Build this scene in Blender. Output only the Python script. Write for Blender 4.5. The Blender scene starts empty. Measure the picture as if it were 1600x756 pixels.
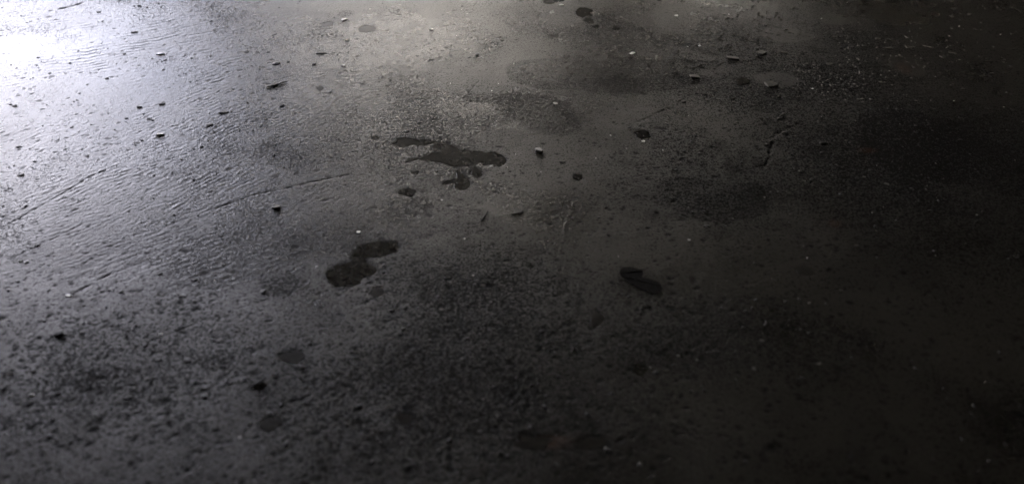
import bpy, bmesh, math, random
import numpy as np

S = bpy.context.scene
COL = S.collection
R = math.radians

# ------------------------------------------------------------------ camera
H_CAM, PITCH = 0.45, 41.0
F_PX, CX, CY = 1164.0, 800.0, 378.0          # focal length in photo pixels, photo centre
cam = bpy.data.cameras.new('camera')
cam_ob = bpy.data.objects.new('camera', cam)
COL.objects.link(cam_ob)
cam_ob.location = (0, 0, H_CAM)
cam_ob.rotation_euler = (R(90 - PITCH), 0, 0)
cam.sensor_width = 36.0
cam.lens = 36.0 * F_PX / 1600.0
cam.clip_start, cam.clip_end = 0.02, 500.0
cam.dof.use_dof = True
cam.dof.focus_distance = 0.90
cam.dof.aperture_fstop = 4.0
S.camera = cam_ob

# ------------------------------------------------------------------ sky, sun, exposure
SUN_EL, SUN_AZ = 42.0, -101.0                 # azimuth measured from +Y towards +X
w = bpy.data.worlds.new('World')
S.world = w
w.use_nodes = True
nt = w.node_tree
bg = nt.nodes['Background']
sky = nt.nodes.new('ShaderNodeTexSky')
sky.sky_type = 'NISHITA'
sky.sun_disc = False
sky.sun_elevation = R(SUN_EL)
sky.sun_rotation = R(SUN_AZ)
sky.air_density, sky.dust_density, sky.ozone_density = 0.35, 8.0, 0.4
nt.links.new(sky.outputs[0], bg.inputs[0])
bg.inputs[1].default_value = 0.15
sun = bpy.data.lights.new('sun', 'SUN')
sun.energy, sun.angle, sun.color = 4.0, R(0.5), (1, 0.95, 0.87)
sun_ob = bpy.data.objects.new('sun', sun)
COL.objects.link(sun_ob)
sun_ob.rotation_euler = (R(90 - SUN_EL), 0, R(180 - SUN_AZ))
S.view_settings.view_transform = 'Standard'
S.view_settings.look = 'None'
S.view_settings.exposure = 4.95
S.view_settings.gamma = 1.0
S.view_settings.use_curve_mapping = False
S.cycles.use_denoising = True
S.cycles.max_bounces = 6

# ------------------------------------------------------------------ helpers
P = R(PITCH)
def ray_t(v):
    return H_CAM / (math.sin(P) - (CY - v) / F_PX * math.cos(P))
def at(u, v):
    """the point of the floor that a spot of the photograph shows"""
    t = ray_t(v)
    return ((u - CX) / F_PX * t, t * (math.cos(P) + (CY - v) / F_PX * math.sin(P)))

def mesh_ob(name, verts, faces, mat, parent=None, smooth=True):
    m = bpy.data.meshes.new(name)
    m.from_pydata([tuple(map(float, v)) for v in verts], [], faces)
    m.materials.append(mat)
    if smooth:
        m.shade_smooth()
    o = bpy.data.objects.new(name, m)
    COL.objects.link(o)
    o.parent = parent
    return o
def tag(o, label=None, cat=None, group=None, kind=None):
    if label: o['label'] = label
    if cat: o['category'] = cat
    if group: o['group'] = group
    if kind: o['kind'] = kind
    return o

rng = np.random.default_rng(11)
_tab = {}
def pn(x, y, seed=0):
    """2-D gradient noise, about -1..1"""
    if seed not in _tab:
        r = np.random.default_rng(1000 + seed)
        a = r.random(256) * 2 * np.pi
        _tab[seed] = (r.permutation(256).astype(np.int32), np.cos(a).astype(np.float32), np.sin(a).astype(np.float32))
    perm, gx, gy = _tab[seed]
    xi = np.floor(x).astype(np.int32); yi = np.floor(y).astype(np.int32)
    fx = (x - xi).astype(np.float32); fy = (y - yi).astype(np.float32)
    def g(ix, iy, dx, dy):
        h = perm[(perm[ix & 255] + iy) & 255]
        return gx[h] * dx + gy[h] * dy
    u = fx * fx * fx * (fx * (fx * 6 - 15) + 10); v = fy * fy * fy * (fy * (fy * 6 - 15) + 10)
    a = g(xi, yi, fx, fy); b = g(xi + 1, yi, fx - 1, fy)
    c = g(xi, yi + 1, fx, fy - 1); d = g(xi + 1, yi + 1, fx - 1, fy - 1)
    return ((a + (b - a) * u) * (1 - v) + (c + (d - c) * u) * v) * 1.5
def fbm(x, y, scale, octs, seed, gain=0.55):
    s, a, f = 0, 1.0, 1.0 / scale
    for k in range(octs):
        s = s + a * pn(x * f + 7.3 * k, y * f - 3.1 * k, seed + k)
        a *= gain; f *= 2.03
    return s
def sstep(x, a, b):
    t = np.clip((x - a) / (b - a), 0, 1)
    return t * t * (3 - 2 * t)

# ------------------------------------------------------------------ materials
def new_mat(name):
    m = bpy.data.materials.new(name)
    m.use_nodes = True
    return m, m.node_tree, m.node_tree.nodes['Principled BSDF']
def simple(name, col, rough, bump=0.0, bscale=300.0, var=0.35, spec=0.5, rvar=0.0):
    m, t, b = new_mat(name)
    N = t.nodes; L = t.links
    tc = N.new('ShaderNodeTexCoord')
    n = N.new('ShaderNodeTexNoise'); n.inputs['Scale'].default_value = bscale; n.inputs['Detail'].default_value = 4
    L.new(tc.outputs['Object'], n.inputs['Vector'])
    r = N.new('ShaderNodeValToRGB')
    r.color_ramp.elements[0].position = 0.3; r.color_ramp.elements[1].position = 0.72
    r.color_ramp.elements[0].color = (*[c * (1 - var) for c in col], 1)
    r.color_ramp.elements[1].color = (*[min(1, c * (1 + var)) for c in col], 1)
    L.new(n.outputs['Fac'], r.inputs[0]); L.new(r.outputs[0], b.inputs['Base Color'])
    b.inputs['Roughness'].default_value = rough
    if rvar:
        mr = N.new('ShaderNodeMapRange'); mr.inputs['To Min'].default_value = rough - rvar; mr.inputs['To Max'].default_value = rough + rvar
        L.new(n.outputs['Fac'], mr.inputs['Value']); L.new(mr.outputs[0], b.inputs['Roughness'])
    b.inputs['Specular IOR Level'].default_value = spec
    if bump:
        bp = N.new('ShaderNodeBump'); bp.inputs['Strength'].default_value = bump; bp.inputs['Distance'].default_value = 0.0006
        L.new(n.outputs['Fac'], bp.inputs['Height']); L.new(bp.outputs[0], b.inputs['Normal'])
    return m

def floor_material():
    m, t, b = new_mat('wet_concrete')
    N = t.nodes; L = t.links
    def math_(op, a, c, clamp=False):
        n = N.new('ShaderNodeMath'); n.operation = op; n.use_clamp = clamp
        for k, s in enumerate((a, c)):
            if hasattr(s, 'links'): L.new(s, n.inputs[k])
            else: n.inputs[k].default_value = s
        return n.outputs[0]
    def mix(fac, a, c):
        n = N.new('ShaderNodeMix'); n.data_type = 'RGBA'
        for s, k in ((fac, 0), (a, 6), (c, 7)):
            if hasattr(s, 'links'): L.new(s, n.inputs[k])
            else: n.inputs[k].default_value = s
        return n.outputs[2]
    tc = N.new('ShaderNodeTexCoord')
    at_ = N.new('ShaderNodeAttribute'); at_.attribute_name = 'surface'
    sp = N.new('ShaderNodeSeparateColor'); L.new(at_.outputs['Color'], sp.inputs[0])
    grime, wet, pit = sp.outputs[0], sp.outputs[1], sp.outputs[2]
    rust = at_.outputs['Alpha']
    at2 = N.new('ShaderNodeAttribute'); at2.attribute_name = 'coating'
    sp2_ = N.new('ShaderNodeSeparateColor'); L.new(at2.outputs['Color'], sp2_.inputs[0])
    oil, dull = sp2_.outputs[0], sp2_.outputs[1]
    def noise(scale, detail, rough=0.6):
        n = N.new('ShaderNodeTexNoise'); n.inputs['Scale'].default_value = scale
        n.inputs['Detail'].default_value = detail; n.inputs['Roughness'].default_value = rough
        L.new(tc.outputs['Object'], n.inputs['Vector'])
        return n.outputs['Fac']
    n1 = noise(420, 3); n2 = noise(1000, 2); n3 = noise(60, 4); n4 = noise(500, 4, 0.6)
    coarse = math_('MULTIPLY', grime, 1.0, True)
    c = mix(coarse, (0.034, 0.0312, 0.0226, 1), (0.0125, 0.0115, 0.0082, 1))
    # pores: dense and black where the surface is worn rough, few where it is trowelled smooth
    th = math_('SUBTRACT', 0.60, math_('MULTIPLY', grime, 0.20))
    pore = math_('MULTIPLY', math_('SUBTRACT', n4, th), 11.0, True)
    n6 = noise(210, 3, 0.65)
    pore6 = math_('MULTIPLY', math_('SUBTRACT', n6, math_('ADD', th, 0.05)), 9.0, True)
    pore = math_('MAXIMUM', math_('MULTIPLY', math_('MAXIMUM', pore, pore6), 0.9), pit)
    sp2 = math_('MULTIPLY', math_('SUBTRACT', n2, 0.66), 9.0, True)
    c = mix(math_('MULTIPLY', sp2, 0.4), c, (0.085, 0.082, 0.07, 1))
    c = mix(pore, c, (0.005, 0.0045, 0.004, 1))
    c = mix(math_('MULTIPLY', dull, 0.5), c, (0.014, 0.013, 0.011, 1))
    c = mix(rust, c, (0.06, 0.027, 0.013, 1))
    L.new(c, b.inputs['Base Color'])
    r = math_('SUBTRACT', 0.40, math_('MULTIPLY', wet, 0.26))
    r = math_('ADD', r, math_('MULTIPLY', math_('SUBTRACT', n3, 0.5), 0.12))
    r = math_('ADD', r, math_('MULTIPLY', pore, 0.30), True)
    L.new(r, b.inputs['Roughness'])
    b.inputs['IOR'].default_value = 1.5
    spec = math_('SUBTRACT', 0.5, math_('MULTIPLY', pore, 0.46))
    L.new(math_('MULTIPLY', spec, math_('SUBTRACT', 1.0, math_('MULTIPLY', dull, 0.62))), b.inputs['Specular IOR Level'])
    hsum = math_('ADD', math_('MULTIPLY', n1, 0.45), math_('MULTIPLY', n2, 0.35))
    hsum = math_('SUBTRACT', hsum, math_('MULTIPLY', pore, 0.12))
    bp = N.new('ShaderNodeBump'); bp.inputs['Distance'].default_value = 0.0011
    L.new(math_('SUBTRACT', 1.0, math_('MULTIPLY', wet, 0.36)), bp.inputs['Strength'])
    L.new(hsum, bp.inputs['Height']); L.new(bp.outputs[0], b.inputs['Normal'])
    return m

M = dict(
    floor=floor_material(),
    wall=simple('dark_concrete', (0.05, 0.048, 0.044), 0.85, 0.4, 12, 0.2),
    render=simple('warm_render', (0.43, 0.43, 0.405), 0.9, 0.2, 9, 0.06),
    steel=simple('dark_steel', (0.05, 0.05, 0.05), 0.6),
    water=simple('muddy_water', (0.020, 0.018, 0.0135), 0.24, 0.12, 160, 0.45, 0.40, 0.12),
    film=simple('damp_film', (0.020, 0.018, 0.0135), 0.34, 0.2, 220, 0.45, 0.36, 0.12),
    dark=simple('dark_stone', (0.020, 0.019, 0.018), 0.55, 0.5, 700),
    grey=simple('grey_stone', (0.16, 0.155, 0.14), 0.45, 0.4, 700),
    pale=simple('pale_stone', (0.82, 0.81, 0.77), 0.25, 0.2, 500, 0.15),
    tan=simple('tan_flake', (0.095, 0.090, 0.072), 0.6, 0.4, 400),
    leaf=simple('sodden_leaf', (0.010, 0.009, 0.0075), 0.7, 0.5, 350, 0.5, 0.12),
    twig=simple('dark_twig', (0.022, 0.018, 0.014), 0.6, 0.5, 500),
)

# ------------------------------------------------------------------ the shelter round the floor (out of the frame; seen in the sheen)
def boxes_ob(name, boxes, mat, kind='structure'):
    vs, fs = [], []
    for x0, x1, y0, y1, z0, z1 in boxes:
        b = len(vs)
        vs += [(x, y, z) for z in (z0, z1) for y in (y0, y1) for x in (x0, x1)]
        fs += [[b + i for i in q] for q in ((0, 2, 3, 1), (4, 5, 7, 6), (0, 1, 5, 4), (2, 6, 7, 3), (0, 4, 6, 2), (1, 3, 7, 5))]
    return tag(mesh_ob(name, vs, fs, mat, smooth=False), kind=kind)
ZC = 3.4
XL, XR, YB, YF = -2.7, 7.0, -5.0, 6.6
boxes_ob('ceiling', [(XL - .25, XR + .25, YB - .25, YF + .25, ZC, ZC + .3)], M['wall'])
# left wall with one tall open bay
BY0, BY1, BZ = 2.5, 6.55, 2.15
boxes_ob('wall_left', [(XL - .25, XL, YB, BY0, -.02, ZC - .002), (XL - .25, XL, BY1, YF, -.02, ZC - .002),
                       (XL - .25, XL, BY0, BY1, BZ, ZC - .002)], M['wall'])
# far wall with one lower opening
FX0, FX1, FZ = -2.1, 0.08, 2.3
DX0, DX1, DZ = 1.5, 2.4, 0.9               # and a low gap beside it, added to lift the sheen on the right
boxes_ob('wall_far', [(XL - .25, FX0, YF, YF + .25, -.02, ZC - .002), (FX1, DX0, YF, YF + .25, -.02, ZC - .002),
                      (DX0, DX1, YF, YF + .25, DZ, ZC - .002), (DX1, XR + .25, YF, YF + .25, -.02, ZC - .002),
                      (FX0, FX1, YF, YF + .25, FZ, ZC - .002)], M['wall'])
# unseen house added to dim and tint the sheen: three storeys with recessed windows
HX0, HX1, HY, HZ = -3.6, 9.0, 13.0, 8.4
hb, zl = [], 0.0
cols = [(-2.4 + 2.4 * k, -1.3 + 2.4 * k) for k in range(5)]
for k in range(3):
    z0, z1 = 0.9 + 2.8 * k, 2.3 + 2.8 * k
    hb.append((HX0, HX1, HY, HY + .3, zl, z0)); px = HX0
    for a, b_ in cols:
        hb.append((px, a, HY + .001, HY + .3, z0, z1)); px = b_
    hb.append((px, HX1, HY + .001, HY + .3, z0, z1)); zl = z1
hb += [(HX0, HX1, HY, HY + .3, zl, HZ), (HX0 - .2, HX1 + .2, HY - .25, HY + 6.2, HZ + .002, HZ + .2), (HX0, HX1, HY + .302, HY + 6, 0, HZ - .002)]
boxes_ob('added_house_for_sheen', hb, M['render'])
boxes_ob('wall_right', [(XR, XR + .25, YB, YF - .002, -.02, ZC - .002)], M['wall'])
boxes_ob('wall_back', [(XL - .25, XR + .25, YB - .25, YB - .002, -.02, ZC - .002)], M['wall'])

# ------------------------------------------------------------------ outlines of the wet spots (photo pixels, laid on the floor)
def smooth_outline(pts, n=6, jit=0.0, seed=0):
    p = np.array(pts, float); k = len(p); out = []
    for i in range(k):
        a, b, c, d = p[i - 1], p[i], p[(i + 1) % k], p[(i + 2) % k]
        for s in np.arange(n) / n:
            out.append(0.5 * ((2 * b) + (c - a) * s + (2 * a - 5 * b + 4 * c - d) * s * s + (3 * b - a - 3 * c + d) * s ** 3))
    out = np.array(out)
    if jit:
        r = np.random.default_rng(seed)
        for f in (3, 5, 9, 14):
            ph = np.arange(len(out)) / len(out) * 2 * np.pi * f
            out += jit / f ** 0.6 * np.stack([np.cos(ph + r.random() * 6), 0.6 * np.sin(ph + r.random() * 6)], 1)
    return out
def ell(u, v, a, b, rot=0, n=11, seed=0, irr=0.34):
    r = np.random.default_rng(seed + int(u * 7 + v * 13))
    c, s = math.cos(R(rot)), math.sin(R(rot)); o = []
    for k in range(n):
        q = 2 * math.pi * k / n; m = 1 + irr * (r.random() * 2 - 1)
        x, y = a * m * math.cos(q), b * m * math.sin(q)
        o.append((u + c * x - s * y, v + s * x + c * y))
    return o
PUD = [  # outline, label, raggedness
 ([(612,225),(620,222),(624,216.5),(632,215.8),(645,217),(656,219.5),(666,219),(672,220.5),(684,222),(694,223),(704,227),(716,231),(719,235),(723,236),(728,234.5),(738,237),(752,236.5),(760,238.5),(774,238.5),(783,241.5),(791,249),(788,255),(780,259.5),(772,257),(762,256),(754,258),(756,253),(748,253),(742,257),(734,258),(722,258),(706,259),(696,255),(684,252.5),(672,251),(662,250),(655,248),(664,243),(678,238),(690,237),(686,233),(696,229),(690,226),(678,223),(668,225.5),(662,227),(655,226),(653,231),(650,237),(651,229),(646,225),(638,228),(630,230),(620,228.5)],
  'large dark wet patch like a ragged ribbon, longest in the middle of the floor'),
 ([(690,287),(698,283),(709,281),(714,276),(712,268),(716,264),(722,268),(726,276),(732,279),(735,285),(733,292),(724,296.5),(712,294.5),(709,288),(711,284),(704,286),(700,291),(702,285.5),(696,287.5)],
  'dark wet blot below the ragged ribbon patch, with a pale notch on its left'),
 ([(736,270),(738,263),(744,260),(750,264),(755,270),(750,276),(744,277),(739,274)],
  'small rounded wet spot tucked between the ragged ribbon patch and the blot below it'),
 ([(678,227.5),(687,226),(689,229),(680,236),(676,235)], 'slanting dark wet dab inside the upper bay of the ragged ribbon patch'),
 ([(632,253),(640,249.5),(652,246),(658,246.5),(648,249.5),(640,252),(634,254)], 'thin dark wet streak left below the ragged ribbon patch'),
 ([(552,395),(558,386),(566,382),(578,380),(588,377.5),(597,376.5),(604,378.5),(612,378),(621,377),(623,384),(622,392),(612,394.5),(604,398),(594,400),(584,401.5),(573,402),(572,408),(578,413),(586,417),(588,422),(584,427),(574,431),(566,434),(562,441),(552,446),(540,447.5),(524,447),(516,440),(511,434),(509,426),(513,421),(519,420),(522,414),(530,413),(536,411),(546,410),(550,406),(549,401)],
  'dark wet patch shaped like two joined lobes, left of centre'),
 (ell(637,300,12,6.5), 'lone oval wet spot below the ragged ribbon patch'),
 (ell(573,45,13,6,-10), 'oval dull wet spot near the far edge beside a white flake'),
 (ell(511,38,9,3.4,-4), 'faint thin wet spot left of the oval dull one near the far edge'),
 (ell(914,20,13,7,8), 'dark wet splash near the far edge with a trail of drops below it'),
 (ell(920,34,7,4.5,20), 'middle drop of the dark trail near the far edge'),
 (ell(931,43,5.5,3,5), 'last and lowest drop of the dark trail near the far edge'),
 (ell(962,46,5.5,2.6), 'small wet drop standing right of the dark trail near the far edge'),
 (ell(862,2,18,4), 'flat dark wet spot cut by the far edge of the view'),
 (ell(1004,210,13,5.5,2), 'dark oval wet spot with a white grain at its lower edge'),
 (ell(457,558,18,11,-6), 'dark wet blotch in the near left foreground'),
 (ell(1353,11,11,4), 'dark wet spot near the far right corner'),
 (ell(1260,423,13,6,5), 'dark blurred wet spot right of the two sodden leaves'),
 (ell(633,653,12,8), 'small dark wet blot in the near foreground, left of centre'),
 (ell(833,690,30,11,4), 'wide dark wet blot at the near edge, left one of two'),
 (ell(925,692,30,9,-6), 'long dark wet blot at the near edge, right one of two'),
 (ell(998,577,12,10), 'round dark wet blot below the two sodden leaves'),
 (ell(932,499,13,9), 'faint round wet blot lower left of the two sodden leaves'),
 (ell(500,139,6,3), 'pale grey wet drop above the trowel arcs, left one of two'),
 (ell(863,58,7,2.6), 'faint wet drop lower left of the dark splash near the far edge'),
 (ell(586,216,6,3), 'small wet drop left of the tip of the ragged ribbon patch'),
 (ell(649,269,6,2.5), 'small wet drop above the lone oval wet spot'),
 (ell(1160,128,12,6), 'dark wet spot among the tan flakes on the right'),
 (ell(592,456,11,8), 'faint wet smudge below the two-lobed patch'),
 (ell(903,277,6,5), 'small dark wet spot below the thin dark chip, right of centre'),
 (ell(1345,712,13,11), 'dim wet blot in the near right foreground'),
 (ell(422,662,22,9,-5), 'wide dim wet blot in the near left foreground'),
]
pud_xy = []
for k, (pts, lab) in enumerate(PUD):
    o = smooth_outline(pts, 4, 0.35 if len(pts) == 11 else 0.0, k)
    o = o + np.random.default_rng(k).normal(0, 0.28, o.shape) * (1 if o[:, 1].mean() < 320 else 1.3)
    pud_xy.append(np.array([at(*q) for q in o]))

# ------------------------------------------------------------------ the floor: one sheet, fine where the camera looks
STEP = 0.00135
X0, X1, Y0, Y1 = -0.86, 0.86, 0.20, 1.18
def axis(a, b):
    mid = np.arange(a, b, STEP); out, d, x = [], STEP, 0.0
    while x < 120:
        d = min(d * 1.17, 12.0); x += d; out.append(x)
    out = np.array(out)
    return np.concatenate([(a - out)[::-1], mid, mid[-1] + out]), len(out)
xs, ox = axis(X0, X1); ys, oy = axis(Y0, Y1)
GX, GY = np.meshgrid(xs, ys)
nx, ny = len(xs), len(ys)
near = (sstep(GX, X0 - .35, X0) * (1 - sstep(GX, X1, X1 + .35)) * sstep(GY, Y0 - .3, Y0) * (1 - sstep(GY, Y1, Y1 + .35))).astype(np.float32)

def blob(u, v, ru, rv, rot=0, soft=0.5):
    """soft patch on the floor: centre and half sizes given in photo pixels"""
    x, y = at(u, v); ax = ru / F_PX * ray_t(v); ay = abs(at(u, v - rv)[1] - at(u, v + rv)[1]) / 2
    c, s = math.cos(R(rot)), math.sin(R(rot))
    dx, dy = GX - x, GY - y
    d = np.sqrt(((c * dx + s * dy) / ax) ** 2 + ((-s * dx + c * dy) / ay) ** 2) + 0.35 * WARP + 0.16 * WARP2
    return (1 - sstep(d, 1 - soft, 1 + soft)).astype(np.float32)
WARP = fbm(GX, GY, 0.09, 4, 40)
WARP2 = fbm(GX, GY, 0.035, 3, 50)

# smooth, puddled-looking areas and rough, grimy ones, as they lie on the real floor
smooth = np.zeros_like(WARP)
for a in ((520,255,90,70), (760,168,70,14), (840,180,55,22), (540,330,110,40), (620,60,120,40), (960,105,150,24), (830,330,60,30), (70,70,120,25), (1390,18,60,16), (200,130,90,30)):
    smooth = np.maximum(smooth, blob(*a))
rough = np.zeros_like(WARP)
for a in ((1120,280,160,70), (760,480,190,80), (1230,120,180,60), (900,190,0.1,0.1), (700,620,260,110), (200,560,230,90), (1060,250,60,60), (960,520,260,60), (1250,60,120,30), (1400,250,220,120)):
    rough = np.maximum(rough, blob(*a, soft=0.8))
big = fbm(GX, GY, 0.30, 4, 60)
grime = np.clip(0.30 + 0.30 * big + 0.22 * WARP + 0.38 * rough - 0.2 * smooth, 0, 1)

# height
Z = 0.0010 * fbm(GX, GY, 0.28, 2, 70)
grain = 0.00006 * fbm(GX, GY, 0.006, 3, 80) + 0.00006 * pn(GX / 0.0034, GY / 0.0034, 90)
lump = np.clip(fbm(GX, GY, 0.012, 2, 95) - 0.25, 0, 1)
ridge = np.zeros_like(Z)
def sweep(u, v, cu, cv, spacing, amp, mu, mv, mru, mrv, seed, rot=0):
    cx, cy = cu, cv
    r = np.hypot(GX - cx, GY - cy) + 0.006 * pn(GX / 0.06, GY / 0.06, seed) + 0.0024 * pn(GX / 0.010, GY / 0.010, seed + 1)
    ph = 2 * np.pi * r / spacing + 2.2 * pn(GX / 0.2, GY / 0.2, seed + 2)
    prof = 1 - np.abs(np.sin(ph / 2)) * 1.6
    brk = np.clip(0.42 + 0.9 * pn(GX / 0.03, GY / 0.02, seed + 3) + 0.6 * pn(GX / 0.10, GY / 0.08, seed + 4), 0, 1.2)
    return 1.15 * amp * prof * brk * blob(mu, mv, mru, mrv, rot, 0.7)
ridge += sweep(0, 0, -1.75, 0.55 + 1.3, 0.0062, 0.00019, 330, 240, 260, 110, 100)
ridge += sweep(0, 0, -1.45, 2.1, 0.0055, 0.00016, 120, 330, 220, 90, 110)
ridge += sweep(0, 0, -0.30, 1.60, 0.0065, 0.00008, 600, 195, 190, 45, 120)
ridge += sweep(0, 0, -0.9, 1.75, 0.0085, 0.00030, 170, 70, 220, 55, 130)
ridge += sweep(0, 0, 0.9, 1.9, 0.008, 0.00009, 1000, 60, 260, 60, 140)
ridge += sweep(0, 0, 0.9, 0.3, 0.006, 0.00006, 930, 330, 90, 90, 150)
ridge += sweep(0, 0, -1.2, 1.9, 0.0065, 0.00014, 300, 400, 220, 60, 160)
wx = GX + 0.012 * pn(GX / 0.07, GY / 0.07, 171); wy = GY + 0.012 * pn(GX / 0.07, GY / 0.07, 172)
ca, sa = math.cos(R(38)), math.sin(R(38))
al, ac = ca * wx + sa * wy, -sa * wx + ca * wy
crinkle = (pn(al / 0.011, ac / 0.0034, 173) + 0.6 * pn(al / 0.006, ac / 0.0030, 174)) * np.clip(0.5 + 1.1 * pn(GX / 0.05, GY / 0.05, 175), 0, 1.3)
ridge += 0.00019 * crinkle * np.maximum(blob(330, 200, 330, 190, soft=0.7), 0.5 * blob(700, 150, 300, 100, soft=0.7))
Z = Z + near * (grain * (0.65 + 0.75 * rough) * (1 - 0.75 * smooth) + ridge * (1 - 0.6 * smooth) + 0.00012 * lump * (0.3 + rough))

# pits and pock marks
pit = np.zeros_like(Z, dtype=np.float32)
def stamp(x, y, rx, ry, rot, depth, dark):
    q = 1.6 * max(rx, ry)
    i0, i1 = np.searchsorted(xs, (x - q, x + q)); j0, j1 = np.searchsorted(ys, (y - q, y + q))
    if i1 <= i0 or j1 <= j0: return
    dx = GX[j0:j1, i0:i1] - x; dy = GY[j0:j1, i0:i1] - y
    c, s = math.cos(rot), math.sin(rot)
    d = ((c * dx + s * dy) / rx) ** 2 + ((-s * dx + c * dy) / ry) ** 2
    m = np.clip(1.25 - d * (1 + 0.25 * WARP2[j0:j1, i0:i1]), 0, 1)
    Z[j0:j1, i0:i1] -= depth * m
    pit[j0:j1, i0:i1] = np.maximum(pit[j0:j1, i0:i1], dark * m)
cl = lambda u, v: 0
for k in range(16000):
    u, v = rng.random() * 1700 - 50, rng.random() ** 0.9 * 800 - 20
    x, y = at(u, v)
    i, j = np.searchsorted(xs, x), np.searchsorted(ys, y)
    if i >= nx or j >= ny: continue
    g = rough[j, i] * 0.8 + 0.25 + 0.5 * max(0, WARP[j, i])
    if rng.random() > g: continue
    r = 0.0008 + 0.0012 * rng.random() ** 2 + (0.0016 * rng.random() if rng.random() < 0.06 else 0)
    stamp(x, y, r * (1 + rng.random()), r, rng.normal() * 0.5, 0.0001 + 0.07 * r * rng.random(), 0.5 + 0.5 * rng.random())

# scratches, gouges and trowel edges (photo pixels)
def scratch(pts, wd, depth, dark=0.5, lip=0.0):
    q = np.array([at(*p) for p in pts])
    for a, b in zip(q[:-1], q[1:]):
        d = np.hypot(*(b - a)); n = max(2, int(d / (wd * 0.9)))
        for s in np.linspace(0, 1, n):
            if rng.random() < 0.38: continue
            p = a + (b - a) * s + rng.normal(0, wd * 0.22, 2)
            stamp(p[0], p[1], wd * 1.3, wd * (0.7 + 0.5 * rng.random()), math.atan2(b[1] - a[1], b[0] - a[0]), 0.7 * depth * (0.4 + 0.8 * rng.random()), dark * 0.7 * (0.2 + 0.8 * rng.random()))
scratch([(330,328),(400,304),(450,294),(500,282),(545,273)], 0.0011, 0.0005, 0.45)
scratch([(4,356),(50,330),(100,302),(142,276),(170,266)], 0.0012, 0.0005, 0.35)
scratch([(20,404),(70,380),(130,350)], 0.0009, 0.0004, 0.3)
scratch([(100,468),(130,452),(165,432),(215,412),(250,404)], 0.0011, 0.0004, 0.3)
scratch([(80,17),(100,13),(124,7),(143,1)], 0.0024, 0.0007, 0.9)
scratch([(993,192),(1018,182),(1046,168)], 0.0011, 0.0005, 0.7)
scratch([(1196,262),(1203,240),(1208,222)], 0.0022, 0.0007, 0.6)
scratch([(1206,215),(1220,206),(1234,200),(1250,192),(1264,186)], 0.0012, 0.0006, 0.7)
scratch([(555,252),(590,232),(612,216)], 0.0007, 0.0003, 0.3)
scratch([(690,172),(720,160),(745,130)], 0.0008, 0.0003, 0.3)
scratch([(876,392),(884,352),(892,330)], 0.0010, -0.0003, 0.0)
scratch([(918,290),(930,262),(940,240)], 0.0008, -0.0003, 0.0)
scratch([(1160,268),(1200,256),(1225,262)], 0.0012, 0.0005, 0.6)
scratch([(230,535),(270,520),(330,495)], 0.0010, 0.0004, 0.3)
scratch([(650,298),(668,300),(676,300)], 0.0010, 0.0003, 0.6)

# floor under the wet spots is flat and a little lower
from_poly = []
def raster(poly):
    i0, i1 = np.searchsorted(xs, (poly[:, 0].min() - .01, poly[:, 0].max() + .01)); j0, j1 = np.searchsorted(ys, (poly[:, 1].min() - .01, poly[:, 1].max() + .01))
    gx, gy = GX[j0:j1, i0:i1], GY[j0:j1, i0:i1]; ins = np.zeros(gx.shape, bool)
    for a, b in zip(poly, np.roll(poly, -1, 0)):
        cond = (a[1] > gy) != (b[1] > gy)
        ins ^= cond & (gx < (b[0] - a[0]) * (gy - a[1]) / (b[1] - a[1] + 1e-12) + a[0])
    m = ins.astype(np.float32)
    for _ in range(2):
        q = np.pad(m, 1, mode='edge'); m = (q[1:-1, 1:-1] + q[:-2, 1:-1] + q[2:, 1:-1] + q[1:-1, :-2] + q[1:-1, 2:]) / 5
    return (slice(j0, j1), slice(i0, i1)), m
pud_z = []
halo = np.zeros_like(pit)
for poly in pud_xy:
    sl, m = raster(poly)
    z0 = float((Z[sl] * m).sum() / max(m.sum(), 1e-6)) if m.sum() > 0 else 0.0
    Z[sl] = Z[sl] * (1 - m) + (z0 - 0.0006) * m
    pit[sl] *= 1 - 0.8 * m
    h = m.copy()                                              # damp creeping out round the patch
    for _ in range(9):
        q = np.pad(h, 1, mode='edge'); h = (q[1:-1, 1:-1] + q[:-2, 1:-1] + q[2:, 1:-1] + q[1:-1, :-2] + q[1:-1, 2:]) / 5
    halo[sl] = np.maximum(halo[sl], np.clip(h * (1.2 + 0.9 * WARP2[sl]), 0, 1))
    smooth[sl] = np.maximum(smooth[sl], m)
    pud_z.append(z0)

# old stains with their own outline
rust = np.zeros_like(pit)
for a in ((1412,107,9,6), (1355,236,14,4), (1305,350,10,6), (855,690,40,12)):
    rust = np.maximum(rust, 0.55 * blob(*a))
stain = np.zeros_like(pit)
for a, f in (((1415,100,28,15), -0.5), ((1310,30,26,9), -0.45), ((1225,55,40,9), -0.4), ((1215,125,30,10), -0.4), ((430,137,16,6), 0.5), ((540,22,14,6), 0.4), ((440,446,30,18), 0.45), ((340,566,40,16), 0.25),
             ((155,592,42,18), 0.22), ((1412,30,40,14), -0.2)):
    stain += f * blob(*a, soft=0.25)
grime = np.clip(grime + stain + 0.35 * halo, 0, 1)
dull = 0.35 * sstep(fbm(GX, GY, 0.11, 5, 210, 0.6), 0.15, 0.40) + 0.5 * sstep(fbm(GX, GY, 0.03, 4, 220, 0.6), 0.25, 0.7) * (0.4 + rough)
dull = np.clip(dull, 0, 1)
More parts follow.
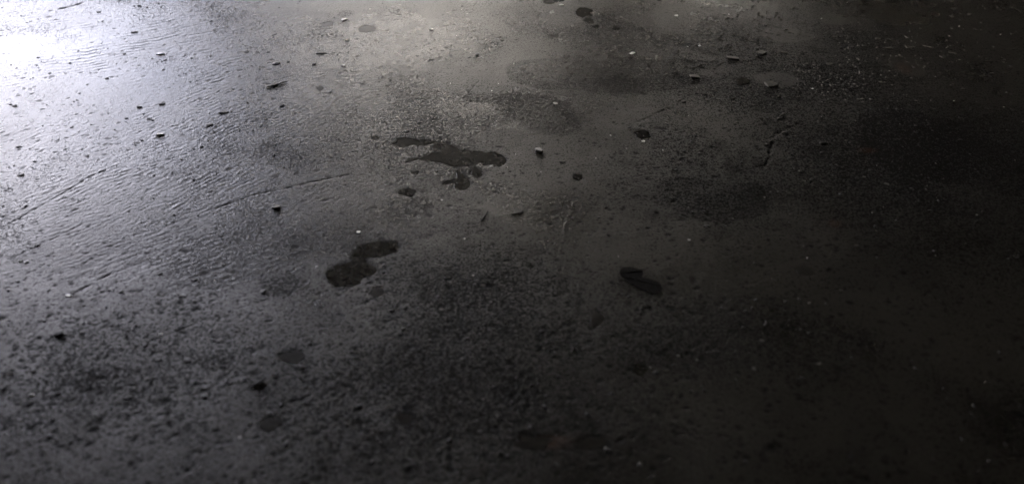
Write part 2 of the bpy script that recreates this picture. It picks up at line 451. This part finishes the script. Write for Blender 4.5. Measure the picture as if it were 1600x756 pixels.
for poly, f in (
  ([(788,106),(803,97),(840,92),(900,88),(960,90),(1020,93),(1070,92),(1112,97),(1122,104),(1092,112),(1110,125),(1060,138),(1000,146),(940,146),(900,140),(860,142),(820,135),(798,120)], 0.75),
  ([(724,152),(735,146),(770,147),(800,146),(850,149),(885,160),(900,180),(908,205),(870,212),(830,202),(800,186),(780,172),(765,162),(730,160)], 0.7),
  ([(600,318),(640,310),(700,318),(760,330),(800,352),(760,366),(700,362),(660,374),(630,350),(604,345)], 0.45),
  ([(1030,285),(1060,276),(1120,282),(1180,290),(1200,305),(1190,335),(1120,348),(1060,330),(1020,310)], 0.55),
  ([(425,215),(445,222),(470,240),(497,262),(470,270),(430,262),(395,252),(405,230)], 0.4),
  ([(1340,180),(1420,172),(1500,190),(1600,170),(1600,300),(1500,290),(1400,270),(1350,230)], 0.4),
):
    o = smooth_outline(poly, 8); o = o + np.stack([fbm(o[:, 0], o[:, 1], 22, 4, 300) * 5, fbm(o[:, 0], o[:, 1], 22, 4, 310) * 2.2], 1)
    sl, m = raster(np.array([at(*q) for q in o]))
    dull[sl] = np.maximum(dull[sl], f * m * (0.82 + 0.25 * np.clip(WARP[sl], -.7, .7)))
    grime[sl] = np.clip(grime[sl] + 0.22 * m, 0, 1)
dull = np.maximum(dull, 0.5 * blob(640, 640, 620, 190, soft=0.9) * np.clip(0.62 + 0.9 * fbm(GX, GY, 0.05, 5, 320, 0.65), 0.1, 1.2))  # near part darkened to weaken the sheen there, broken up by grimy mottling
wetter = blob(190, 120, 300, 130, soft=0.6)
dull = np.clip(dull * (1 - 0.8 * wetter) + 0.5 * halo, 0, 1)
grime = np.clip(grime - 0.30 * wetter, 0, 1)
oil = sstep(-GX + 0.35 * WARP + 0.10 * (GY - 0.6), 0.02, 0.30)

mesh = bpy.data.meshes.new('concrete_floor')
mesh.vertices.add(nx * ny)
mesh.vertices.foreach_set('co', np.stack([GX, GY, Z], -1).astype(np.float32).ravel())
idx = np.arange(nx * ny, dtype=np.int32).reshape(ny, nx)
quads = np.stack([idx[:-1, :-1], idx[:-1, 1:], idx[1:, 1:], idx[1:, :-1]], -1).reshape(-1, 4)
mesh.loops.add(quads.size); mesh.loops.foreach_set('vertex_index', quads.ravel())
mesh.polygons.add(len(quads)); mesh.polygons.foreach_set('loop_start', np.arange(0, quads.size, 4, dtype=np.int32))
mesh.update(calc_edges=True)
mesh.shade_smooth()
att = mesh.attributes.new('surface', 'FLOAT_COLOR', 'POINT')
wet = np.clip(0.40 + 0.20 * smooth + 0.20 * big - 0.35 * rough + 0.2 * WARP + 0.35 * wetter, 0, 1.2)
att.data.foreach_set('color', np.stack([grime, wet, pit, rust], -1).astype(np.float32).ravel())
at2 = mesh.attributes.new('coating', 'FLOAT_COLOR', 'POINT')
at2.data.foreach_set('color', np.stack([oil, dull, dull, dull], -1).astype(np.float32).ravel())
mesh.materials.append(M['floor'])
floor = bpy.data.objects.new('concrete_floor', mesh)
COL.objects.link(floor)
tag(floor, 'damp grey concrete floor with trowel swirls, pits and stains', kind='structure')

def zat(x, y):
    i = min(nx - 1, int(np.searchsorted(xs, x))); j = min(ny - 1, int(np.searchsorted(ys, y)))
    return float(Z[j, i])

# ------------------------------------------------------------------ wet spots: thin films with a rounded rim
for k, ((pts, lab), poly, z0) in enumerate(zip(PUD, pud_xy, pud_z)):
    c = poly.mean(0); size = np.ptp(poly, 0).max(); th = 0.00012
    bm = bmesh.new()
    ring_n = len(poly)
    def ring(inset, z):
        d = np.roll(poly, -1, 0) - np.roll(poly, 1, 0)
        nrm = np.stack([d[:, 1], -d[:, 0]], 1); nrm /= np.maximum(np.hypot(nrm[:, 0], nrm[:, 1])[:, None], 1e-9)
        area = 0.5 * np.sum(poly[:, 0] * np.roll(poly[:, 1], -1) - np.roll(poly[:, 0], -1) * poly[:, 1])
        q = poly - nrm * inset * (1 if area > 0 else -1)
        return [bm.verts.new((x - c[0], y - c[1], z)) for x, y in q]
    inset = min(0.0003, size * 0.02)
    rings = [ring(-inset * .3, -0.0009), ring(0, 0), ring(inset * .5, th)]
    for a, b in zip(rings[:-1], rings[1:]):
        for i in range(ring_n):
            j = (i + 1) % ring_n
            bm.faces.new((a[i], a[j], b[j], b[i]))
    bm.faces.new(rings[-1])
    bmesh.ops.triangulate(bm, faces=[f for f in bm.faces if len(f.verts) > 4])
    bmesh.ops.recalc_face_normals(bm, faces=bm.faces)
    me = bpy.data.meshes.new('wet_patch'); bm.to_mesh(me); bm.free()
    me.materials.append(M['film' if ('foreground' in lab or 'near edge' in lab or 'blurred' in lab or 'faint' in lab or 'dull' in lab or 'pale grey' in lab) else 'water'])
    o = bpy.data.objects.new('wet_patch', me); COL.objects.link(o)
    o.location = (c[0], c[1], z0 - 0.0001)
    tag(o, lab, 'wet patch', 'wet patches lying on the concrete')

# ------------------------------------------------------------------ stones, flakes, crumbs, leaves, twigs
def ico(sub):
    bm = bmesh.new(); bmesh.ops.create_icosphere(bm, subdivisions=sub, radius=1)
    v = np.array([q.co[:] for q in bm.verts]); f = [[q.index for q in p.verts] for p in bm.faces]; bm.free()
    return v, f
ICO = {s: ico(s) for s in (1, 2, 3)}
def stone_mesh(name, ax, ay, az, mat, seed, sub=2, facet=0.5):
    r = np.random.default_rng(seed); v, f = ICO[sub]; v = v.copy()
    for _ in range(int(4 + 5 * facet)):                       # chip planes off a ball
        n = r.normal(size=3); n /= np.linalg.norm(n); d = 0.62 + 0.3 * r.random()
        s = v @ n; over = np.clip(s - d, 0, None); v -= np.outer(over * 0.9, n)
    v *= (1 + 0.06 * r.normal(size=len(v)))[:, None]
    v = np.sign(v) * np.abs(v) ** 0.92 * np.array([ax, ay, az])
    m = bpy.data.meshes.new(name); m.from_pydata(v.tolist(), [], f); m.materials.append(mat); m.shade_smooth()
    return m
def flake_mesh(name, ax, ay, az, mat, seed):
    r = np.random.default_rng(seed); n = int(r.integers(6, 10)); a = (np.arange(n) + 0.7 * r.random(n)) * 2 * np.pi / n
    rad = 0.72 + 0.38 * r.random(n); tilt = r.normal(size=2) * 0.35
    v = []
    for s, z in ((0.92, -1.0), (1.0, 0.1), (0.80 + 0.1 * r.random(), 0.8)):
        for t, q in zip(a, rad):
            x, y = s * q * math.cos(t), s * q * math.sin(t)
            v.append((x * ax, y * ay, (z + tilt[0] * x + tilt[1] * y + 0.15 * r.normal()) * az))
    v.append((0.1 * ax * r.normal(), 0.1 * ay * r.normal(), az * (0.9 + 0.2 * r.random())))
    f = [[k * n + i, k * n + (i + 1) % n, k * n + n + (i + 1) % n, k * n + n + i] for k in (0, 1) for i in range(n)]
    f += [[2 * n + i, 2 * n + (i + 1) % n, 3 * n] for i in range(n)]
    m = bpy.data.meshes.new(name); m.from_pydata(v, [], f); m.materials.append(mat)
    return m
def put_stone(name, u, v, wpx, hpx, mat, label, cat, group, flat=0.35, rot=0, seed=0, facet=0.5):
    x, y = at(u, v)
    ax = wpx / 2 / F_PX * ray_t(v)
    ay = abs(at(u, v - hpx / 2)[1] - at(u, v + hpx / 2)[1]) / 2
    az = min(ax, ay) * flat
    ay = max(ay - az * 0.6, ay * 0.55)
    me = flake_mesh(name, ax, ay, az, M[mat], seed + int(u * 3 + v)) if 'flake' in name or 'chip' in name else stone_mesh(name, ax, ay, az, M[mat], seed + int(u * 3 + v), 2, facet)
    o = bpy.data.objects.new(name, me); COL.objects.link(o)
    o.location = (x, y, zat(x, y) + az * 0.55)
    o.rotation_euler = (R(rng.normal() * 4), R(rng.normal() * 4), R(rot))
    return tag(o, label, cat, group)

WF = 'white flakes scattered on the concrete'
for u, v, a, b, m, lab in (
 (250,84,16,5,'pale','long white flake on the brightest part of the floor, near the far left'),
 (250,211,16,7,'pale','bright white oval flake among the trowel ridges on the left'),
 (538,31,13,4,'pale','white flake left of the oval dull wet spot near the far edge'),
 (542,63,9,3.5,'pale','small white flake below the oval dull wet spot near the far edge'),
 (536,103,10,4,'pale','dull white flake alone in the grey sheen left of the black pebble'),
 (674,46,8,3.5,'pale','small white flake near the far edge, between oval wet spot and dark splash'),
 (877,9,9,3,'pale','white flake beside the wet spot cut by the far edge'),
 (868,162,11,4.5,'pale','brightest small white flake right of the ragged ribbon patch'),
 (987,84,13,4,'pale','slim white flake above the smooth dark band, right of centre'),
 (968,72,9,2.5,'grey','dull thin grey flake left above the slim white flake'),
 (1057,25,7,3.5,'pale','highest white speck on the far right, above a row of three specks'),
 (1093,72,6,3,'pale','white speck at the right, under the row of three specks'),
 (490,289,6,4,'pale','white speck lying on the long straight scratch'),
 (560,362,9,5.5,'pale','white chip right above the two-lobed wet patch'),
 (42,410,9,8,'pale','white chip near the left edge, larger of a pair'),
 (33,409,8,6,'pale','white chip touching the left edge pair, smaller of the two'),
 (108,462,15,6,'pale','white sliver at the lower end of a gouge on the left'),
 (1005,221,8,4,'pale','white grain at the lower edge of the dark oval wet spot'),
 (1085,331,12,3.5,'grey','grey sliver above the two sodden leaves, further right'),
 (1077,374,7,4,'pale','white crumb above the two sodden leaves, to their right'),
 (755,446,9,5,'grey','grey chip midway between the two-lobed patch and the sodden leaves'),
 (1385,288,12,4.5,'grey','dull grey sliver in the dark right part'),
 (1350,277,9,4,'grey','dull grey crumb left above the sliver in the dark right part'),
 (1338,383,10,4,'grey','grey chip in the dark right part, well below the sliver'),
 (1190,531,11,7,'grey','blurred grey chip in the dark near right'),
 (1178,575,8,8,'grey','blurred grey crumb under the chip in the dark near right'),
 (1280,567,12,5,'grey','blurred thin grey chip, furthest right in the near foreground'),
 (1060,555,7,4,'grey','blurred grey crumb left of the chip in the dark near right'),
 (1265,472,9,4,'grey','dim grey chip under the blurred wet spot at the right'),
 (252,522,9,4,'pale','white sliver at the end of a short scratch in the near left'),
 (15,584,18,10,'grey','blurred pale lump at the left edge of the near foreground'),
 (50,618,10,8,'pale','blurred pale crumb right below the lump at the left edge'),
 (375,683,8,7,'grey','blurred pale crumb in the near left, right of the wide dim blot'),
):
    put_stone('stone_flake', u, v, a * 0.88, b * 0.88, m, lab, 'flake', WF, 0.2, rng.random() * 20 - 10, 3)

TF = 'tan flakes in the rough area on the right'
for u, v, a, b, lab in (
 (1146,92,26,7,'largest tan flake of the rough area, lying at its left end'),
 (1085,120,20,8,'tan flake lowest left in the rough area'),
 (1190,83,16,8,'tan flake right above the dark wet spot in the rough area'),
 (1205,133,25,10,'broad grey-tan slab right of the dark wet spot in the rough area'),
 (1387,75,20,4,'long tan flake, first from the left in the far right row'),
 (1420,74,17,5,'tan flake, second from the left in the far right row'),
 (1451,73,19,4,'long tan flake, third from the left in the far right row'),
 (1473,89,13,5,'short tan flake under the right end of the far right row'),
 (1488,82,15,3.5,'thin tan flake at the right end of the far right row'),
 (1296,100,12,4,'single tan flake left of the far right row'),
 (1372,60,10,4,'small tan flake above the left end of the far right row'),
 (1225,83,16,4,'thin tan flake between the slab and the far right row'),
):
    put_stone('tan_flake', u, v, a, b, 'tan', lab, 'flake', TF, 0.16, rng.random() * 16 - 8, 5)

put_stone('glassy_chip', 842, 235, 14, 12, 'grey', 'flat grey stone chip right of the ragged ribbon patch', 'stone chip', None, 0.3, 20, 8)
put_stone('glassy_chip', 431, 325, 17, 8, 'grey', 'shiny grey oval chip below the long straight scratch', 'stone chip', None, 0.4, 8, 9)

DP = 'dark pebbles and crumbs scattered on the concrete'
for u, v, a, b, lab in (
 (745,86,10,6,'small black pebble standing alone in the grey sheen'),
 (33,274,13,6,'black oval pebble near the left edge, on the white sheen'),
 (93,522,21,17,'largest black pebble, round, in the near left foreground'),
 (58,384,11,6,'dark crumb lying in a gouge near the left edge'),
 (411,456,11,11,'round dark pebble left of the two-lobed wet patch'),
 (426,460,6,5,'tiny dark crumb beside the round dark pebble'),
 (30,230,13,4.5,'flat dark chip on the white sheen by the left edge'),
 (23,166,11,4.5,'dark chip on the white sheen, above another by the left edge'),
 (218,168,12,5,'dark oval chip on the white sheen, left one of a close pair'),
 (253,163,13,5,'dark oval chip on the white sheen, right one of a close pair'),
 (328,196,16,5,'long dark chip at the border of white and grey sheen'),
 (350,177,22,5,'dark sliver at the border of white and grey sheen, above the long chip'),
 (154,19,10,3.5,'dark chip in the far left, right of the dark crack'),
 (217,9,9,3.5,'dark chip in the far left, touching the far edge'),
 (210,50,16,3.5,'thin dark chip on the ripples in the far left'),
 (385,81,10,4,'dark chip in the far left, right where the grey sheen begins'),
 (194,84,8,3.5,'dark speck left of the long white flake'),
 (167,123,8,4,'dark speck in the white sheen, below left of the long white flake'),
 (432,100,16,5,'dark sliver left of the dull white flake, lower left'),
 (502,84,22,3.5,'long thin dark splinter under the small white flake'),
 (491,101,10,4,'dark chip just below the long thin splinter'),
 (450,97,6,4,'small dark crumb between sliver and splinter'),
 (516,145,7,4,'small dark crumb below the pale grey drop'),
 (441,166,11,5,'dark chip above the trowel arcs on the left'),
 (655,191,9,4,'dark crumb above the ragged ribbon patch, right one of two'),
 (636,205,9,4.5,'dark crumb above the ragged ribbon patch, left one of two'),
 (717,181,8,3.5,'dark crumb above the right half of the ragged ribbon patch'),
 (676,93,6,3,'dark speck left of the small black pebble'),
 (878,253,16,4,'thin dark chip right of the ragged ribbon patch'),
 (1285,225,16,8,'dark lump in the rough area on the right'),
 (604,283,7,3,'dark crumb upper left of the lone oval wet spot'),
 (320,620,12,9,'blurred dark crumb in the near left foreground'),
 (140,504,9,6,'dark crumb right above the largest black pebble'),
 (130,505,8,6,'dark crumb at upper right touching distance of the largest black pebble'),
 (247,562,14,8,'blurred dark lump in the near left, left of a brown stain'),
 (293,563,15,9,'blurred dark lump in the near left, at the end of a brown stain'),
 (200,622,18,10,'blurred dark lump in the near left, furthest down'),
):
    put_stone('dark_pebble', u, v, a * 0.8, b * 0.8, 'dark', lab, 'pebble', DP, 0.24, rng.random() * 16 - 4, 17)

# two sodden leaves lying one over the other
def leaf(pts, label, lift, curl, seed):
    poly = np.array([at(*q) for q in smooth_outline(pts, 4, 0.4, seed)]); c = poly.mean(0); n = len(poly)
    vs, fs = [], []
    tz = zat(*c)
    rs = (1.0, 0.8, 0.5, 0.2)
    for side in (1, -1):
        for r in rs:
            for k, q in enumerate(poly - c):
                z = curl * r * r * (1 + 0.7 * math.sin(3 * 2 * math.pi * k / n)) + 0.0002 * math.sin(9 * k) * r
                vs.append((q[0] * r, q[1] * r, z + side * 0.0002))
        vs.append((0, 0, side * 0.0002))
    per = len(rs) * n + 1
    for s in (0, 1):
        b = s * per
        for k in range(len(rs) - 1):
            for i in range(n):
                j = (i + 1) % n; f = [b + k * n + i, b + k * n + j, b + (k + 1) * n + j, b + (k + 1) * n + i]
                fs.append(f if s == 0 else f[::-1])
        for i in range(n):
            f = [b + (len(rs) - 1) * n + i, b + (len(rs) - 1) * n + (i + 1) % n, b + per - 1]; fs.append(f if s == 0 else f[::-1])
    for i in range(n):
        j = (i + 1) % n; fs.append([i, per + i, per + j, j])
    o = mesh_ob('sodden_leaf', vs, fs, M['leaf'], smooth=False); o.location = (c[0], c[1], tz + lift)
    # midrib
    a, b = poly[np.argmax(poly[:, 0])] - c, poly[np.argmin(poly[:, 0])] - c
    w_ = 0.00035; mv, mf = [], []
    for k in range(7):
        p = b + (a - b) * k / 6 * 0.92 + (a - b) * 0.04; r = np.hypot(*p) / max(np.hypot(*a), 1e-6)
        z = curl * min(r, 1) ** 2 + 0.00022
        for dy, dz in ((-w_, 0), (0, w_ * 1.3), (w_, 0)): mv.append((p[0], p[1] + dy, z + dz))
    for k in range(6):
        for q in (0, 1): mf.append([k * 3 + q, k * 3 + 3 + q, k * 3 + 4 + q, k * 3 + 1 + q])
    mesh_ob('midrib', mv, mf, M['leaf'], o)
    return tag(o, label, 'leaf', 'sodden leaves stuck to the floor')
leaf([(968,426),(972,419),(984,417),(996,420),(1004,422),(1004,430),(1000,437),(986,436),(974,433)], 'upper of two dark sodden leaves stuck to the floor, the smaller one', 0.0003, 0.0000, 3)
leaf([(975,433),(990,434),(1010,435),(1026,440),(1034,448),(1032,456),(1020,459),(1004,453),(988,445)], 'lower of two dark sodden leaves stuck to the floor, long and oval', 0.0006, 0.0000, 4)

# twigs
def twig(pts, wpx, label, seed):
    q = np.array([at(*p) for p in smooth_open(pts)]); c = q.mean(0); n = len(q); r0 = wpx / 2 / F_PX * ray_t(pts[0][1])
    rr = np.random.default_rng(seed); vs, fs = [], []
    for k, p in enumerate(q):
        d = q[min(k + 1, n - 1)] - q[max(k - 1, 0)]; d = d / max(np.hypot(*d), 1e-9); nn = np.array([-d[1], d[0]])
        r = r0 * (1 - 0.6 * abs(2 * k / (n - 1) - 0.9)) * (0.9 + 0.2 * rr.random())
        for a in range(6):
            t = 2 * math.pi * a / 6
            o2 = nn * r * math.cos(t); vs.append((p[0] - c[0] + o2[0], p[1] - c[1] + o2[1], r * math.sin(t)))
    for k in range(n - 1):
        for a in range(6):
            b = (a + 1) % 6; fs.append([k * 6 + a, k * 6 + b, k * 6 + 6 + b, k * 6 + 6 + a])
    fs.append(list(range(5, -1, -1))); fs.append([(n - 1) * 6 + a for a in range(6)])
    o = mesh_ob('twig', vs, fs, M['twig']); o.location = (c[0], c[1], zat(*c) + r0 * 0.8)
    return tag(o, label, 'twig', 'bits of twig on the floor')
def smooth_open(pts, n=5):
    p = np.array(pts, float); p = np.vstack([2 * p[0] - p[1], p, 2 * p[-1] - p[-2]]); out = []
    for i in range(1, len(p) - 2):
        a, b, c, d = p[i - 1:i + 3]
        for s in np.arange(n) / n:
            out.append(0.5 * ((2 * b) + (c - a) * s + (2 * a - 5 * b + 4 * c - d) * s * s + (3 * b - a - 3 * c + d) * s ** 3))
    out.append(p[-2]); return out
twig([(798,335),(808,334),(816,332),(818,329)], 2.4, 'short dark bent twig in the middle of the floor', 1)
twig([(752,346),(757,338),(762,330)], 2.4, 'tiny dark splinter standing left of the bent twig', 2)
twig([(390,606),(402,600),(417,592)], 5, 'blurred dark twig in the near left foreground', 3)
twig([(416,138),(430,134),(448,129)], 3.0, 'dark sliver of twig above the trowel arcs at the left', 4)

# loose grit too small and too many to count
def grit(name, n, rmin, rmax, mat, seed, label, weight):
    r = np.random.default_rng(seed); V, F = ICO[1]; vs, fs = [], []
    k = 0
    while k < n:
        x, y = r.uniform(-0.95, 0.95), r.uniform(0.15, 1.3)
        i = min(nx - 1, np.searchsorted(xs, x)); j = min(ny - 1, np.searchsorted(ys, y))
        if r.random() > weight[j, i] or smooth[j, i] > 0.9: continue
        s = rmin + (rmax - rmin) * r.random() ** 3; a = r.random() * 6.3
        v = V * (1 + 0.15 * r.normal(size=(len(V), 1))) * np.array([s * (1 + r.random()), s, s * 0.35])
        v = np.stack([v[:, 0] * math.cos(a) - v[:, 1] * math.sin(a), v[:, 0] * math.sin(a) + v[:, 1] * math.cos(a), v[:, 2]], 1) + (x, y, Z[j, i] + 0.2 * s)
        b = len(vs) * len(V); vs.append(v); fs += [[b + q for q in f] for f in F]; k += 1
    o = mesh_ob(name, np.concatenate(vs), fs, mat)
    return tag(o, label, 'grit', kind='stuff')
wgt = np.clip(0.3 + 0.5 * WARP + 0.5 * rough, 0.06, 1)
grit('dark_grit', 7000, 0.0004, 0.0015, M['dark'], 5, 'fine dark grit strewn over the damp concrete', wgt)
grit('pale_grit', 500, 0.0003, 0.0010, M['grey'], 6, 'sparse pale grit strewn over the damp concrete', wgt)
grit('white_flecks', 260, 0.0004, 0.0011, M['pale'], 8, 'tiny white flecks sprinkled over the damp concrete', np.clip(0.5 + WARP2, 0.1, 1) * sstep(GY, 0.42, 0.6))
wt = np.clip(np.maximum(blob(1190, 90, 190, 75), 0.35 * blob(1400, 85, 150, 45)) * (0.45 + WARP + WARP2), 0, 1)
grit('tan_grit', 1500, 0.0004, 0.0016, M['tan'], 7, 'flat tan grit thick on the worn area at the right', wt)
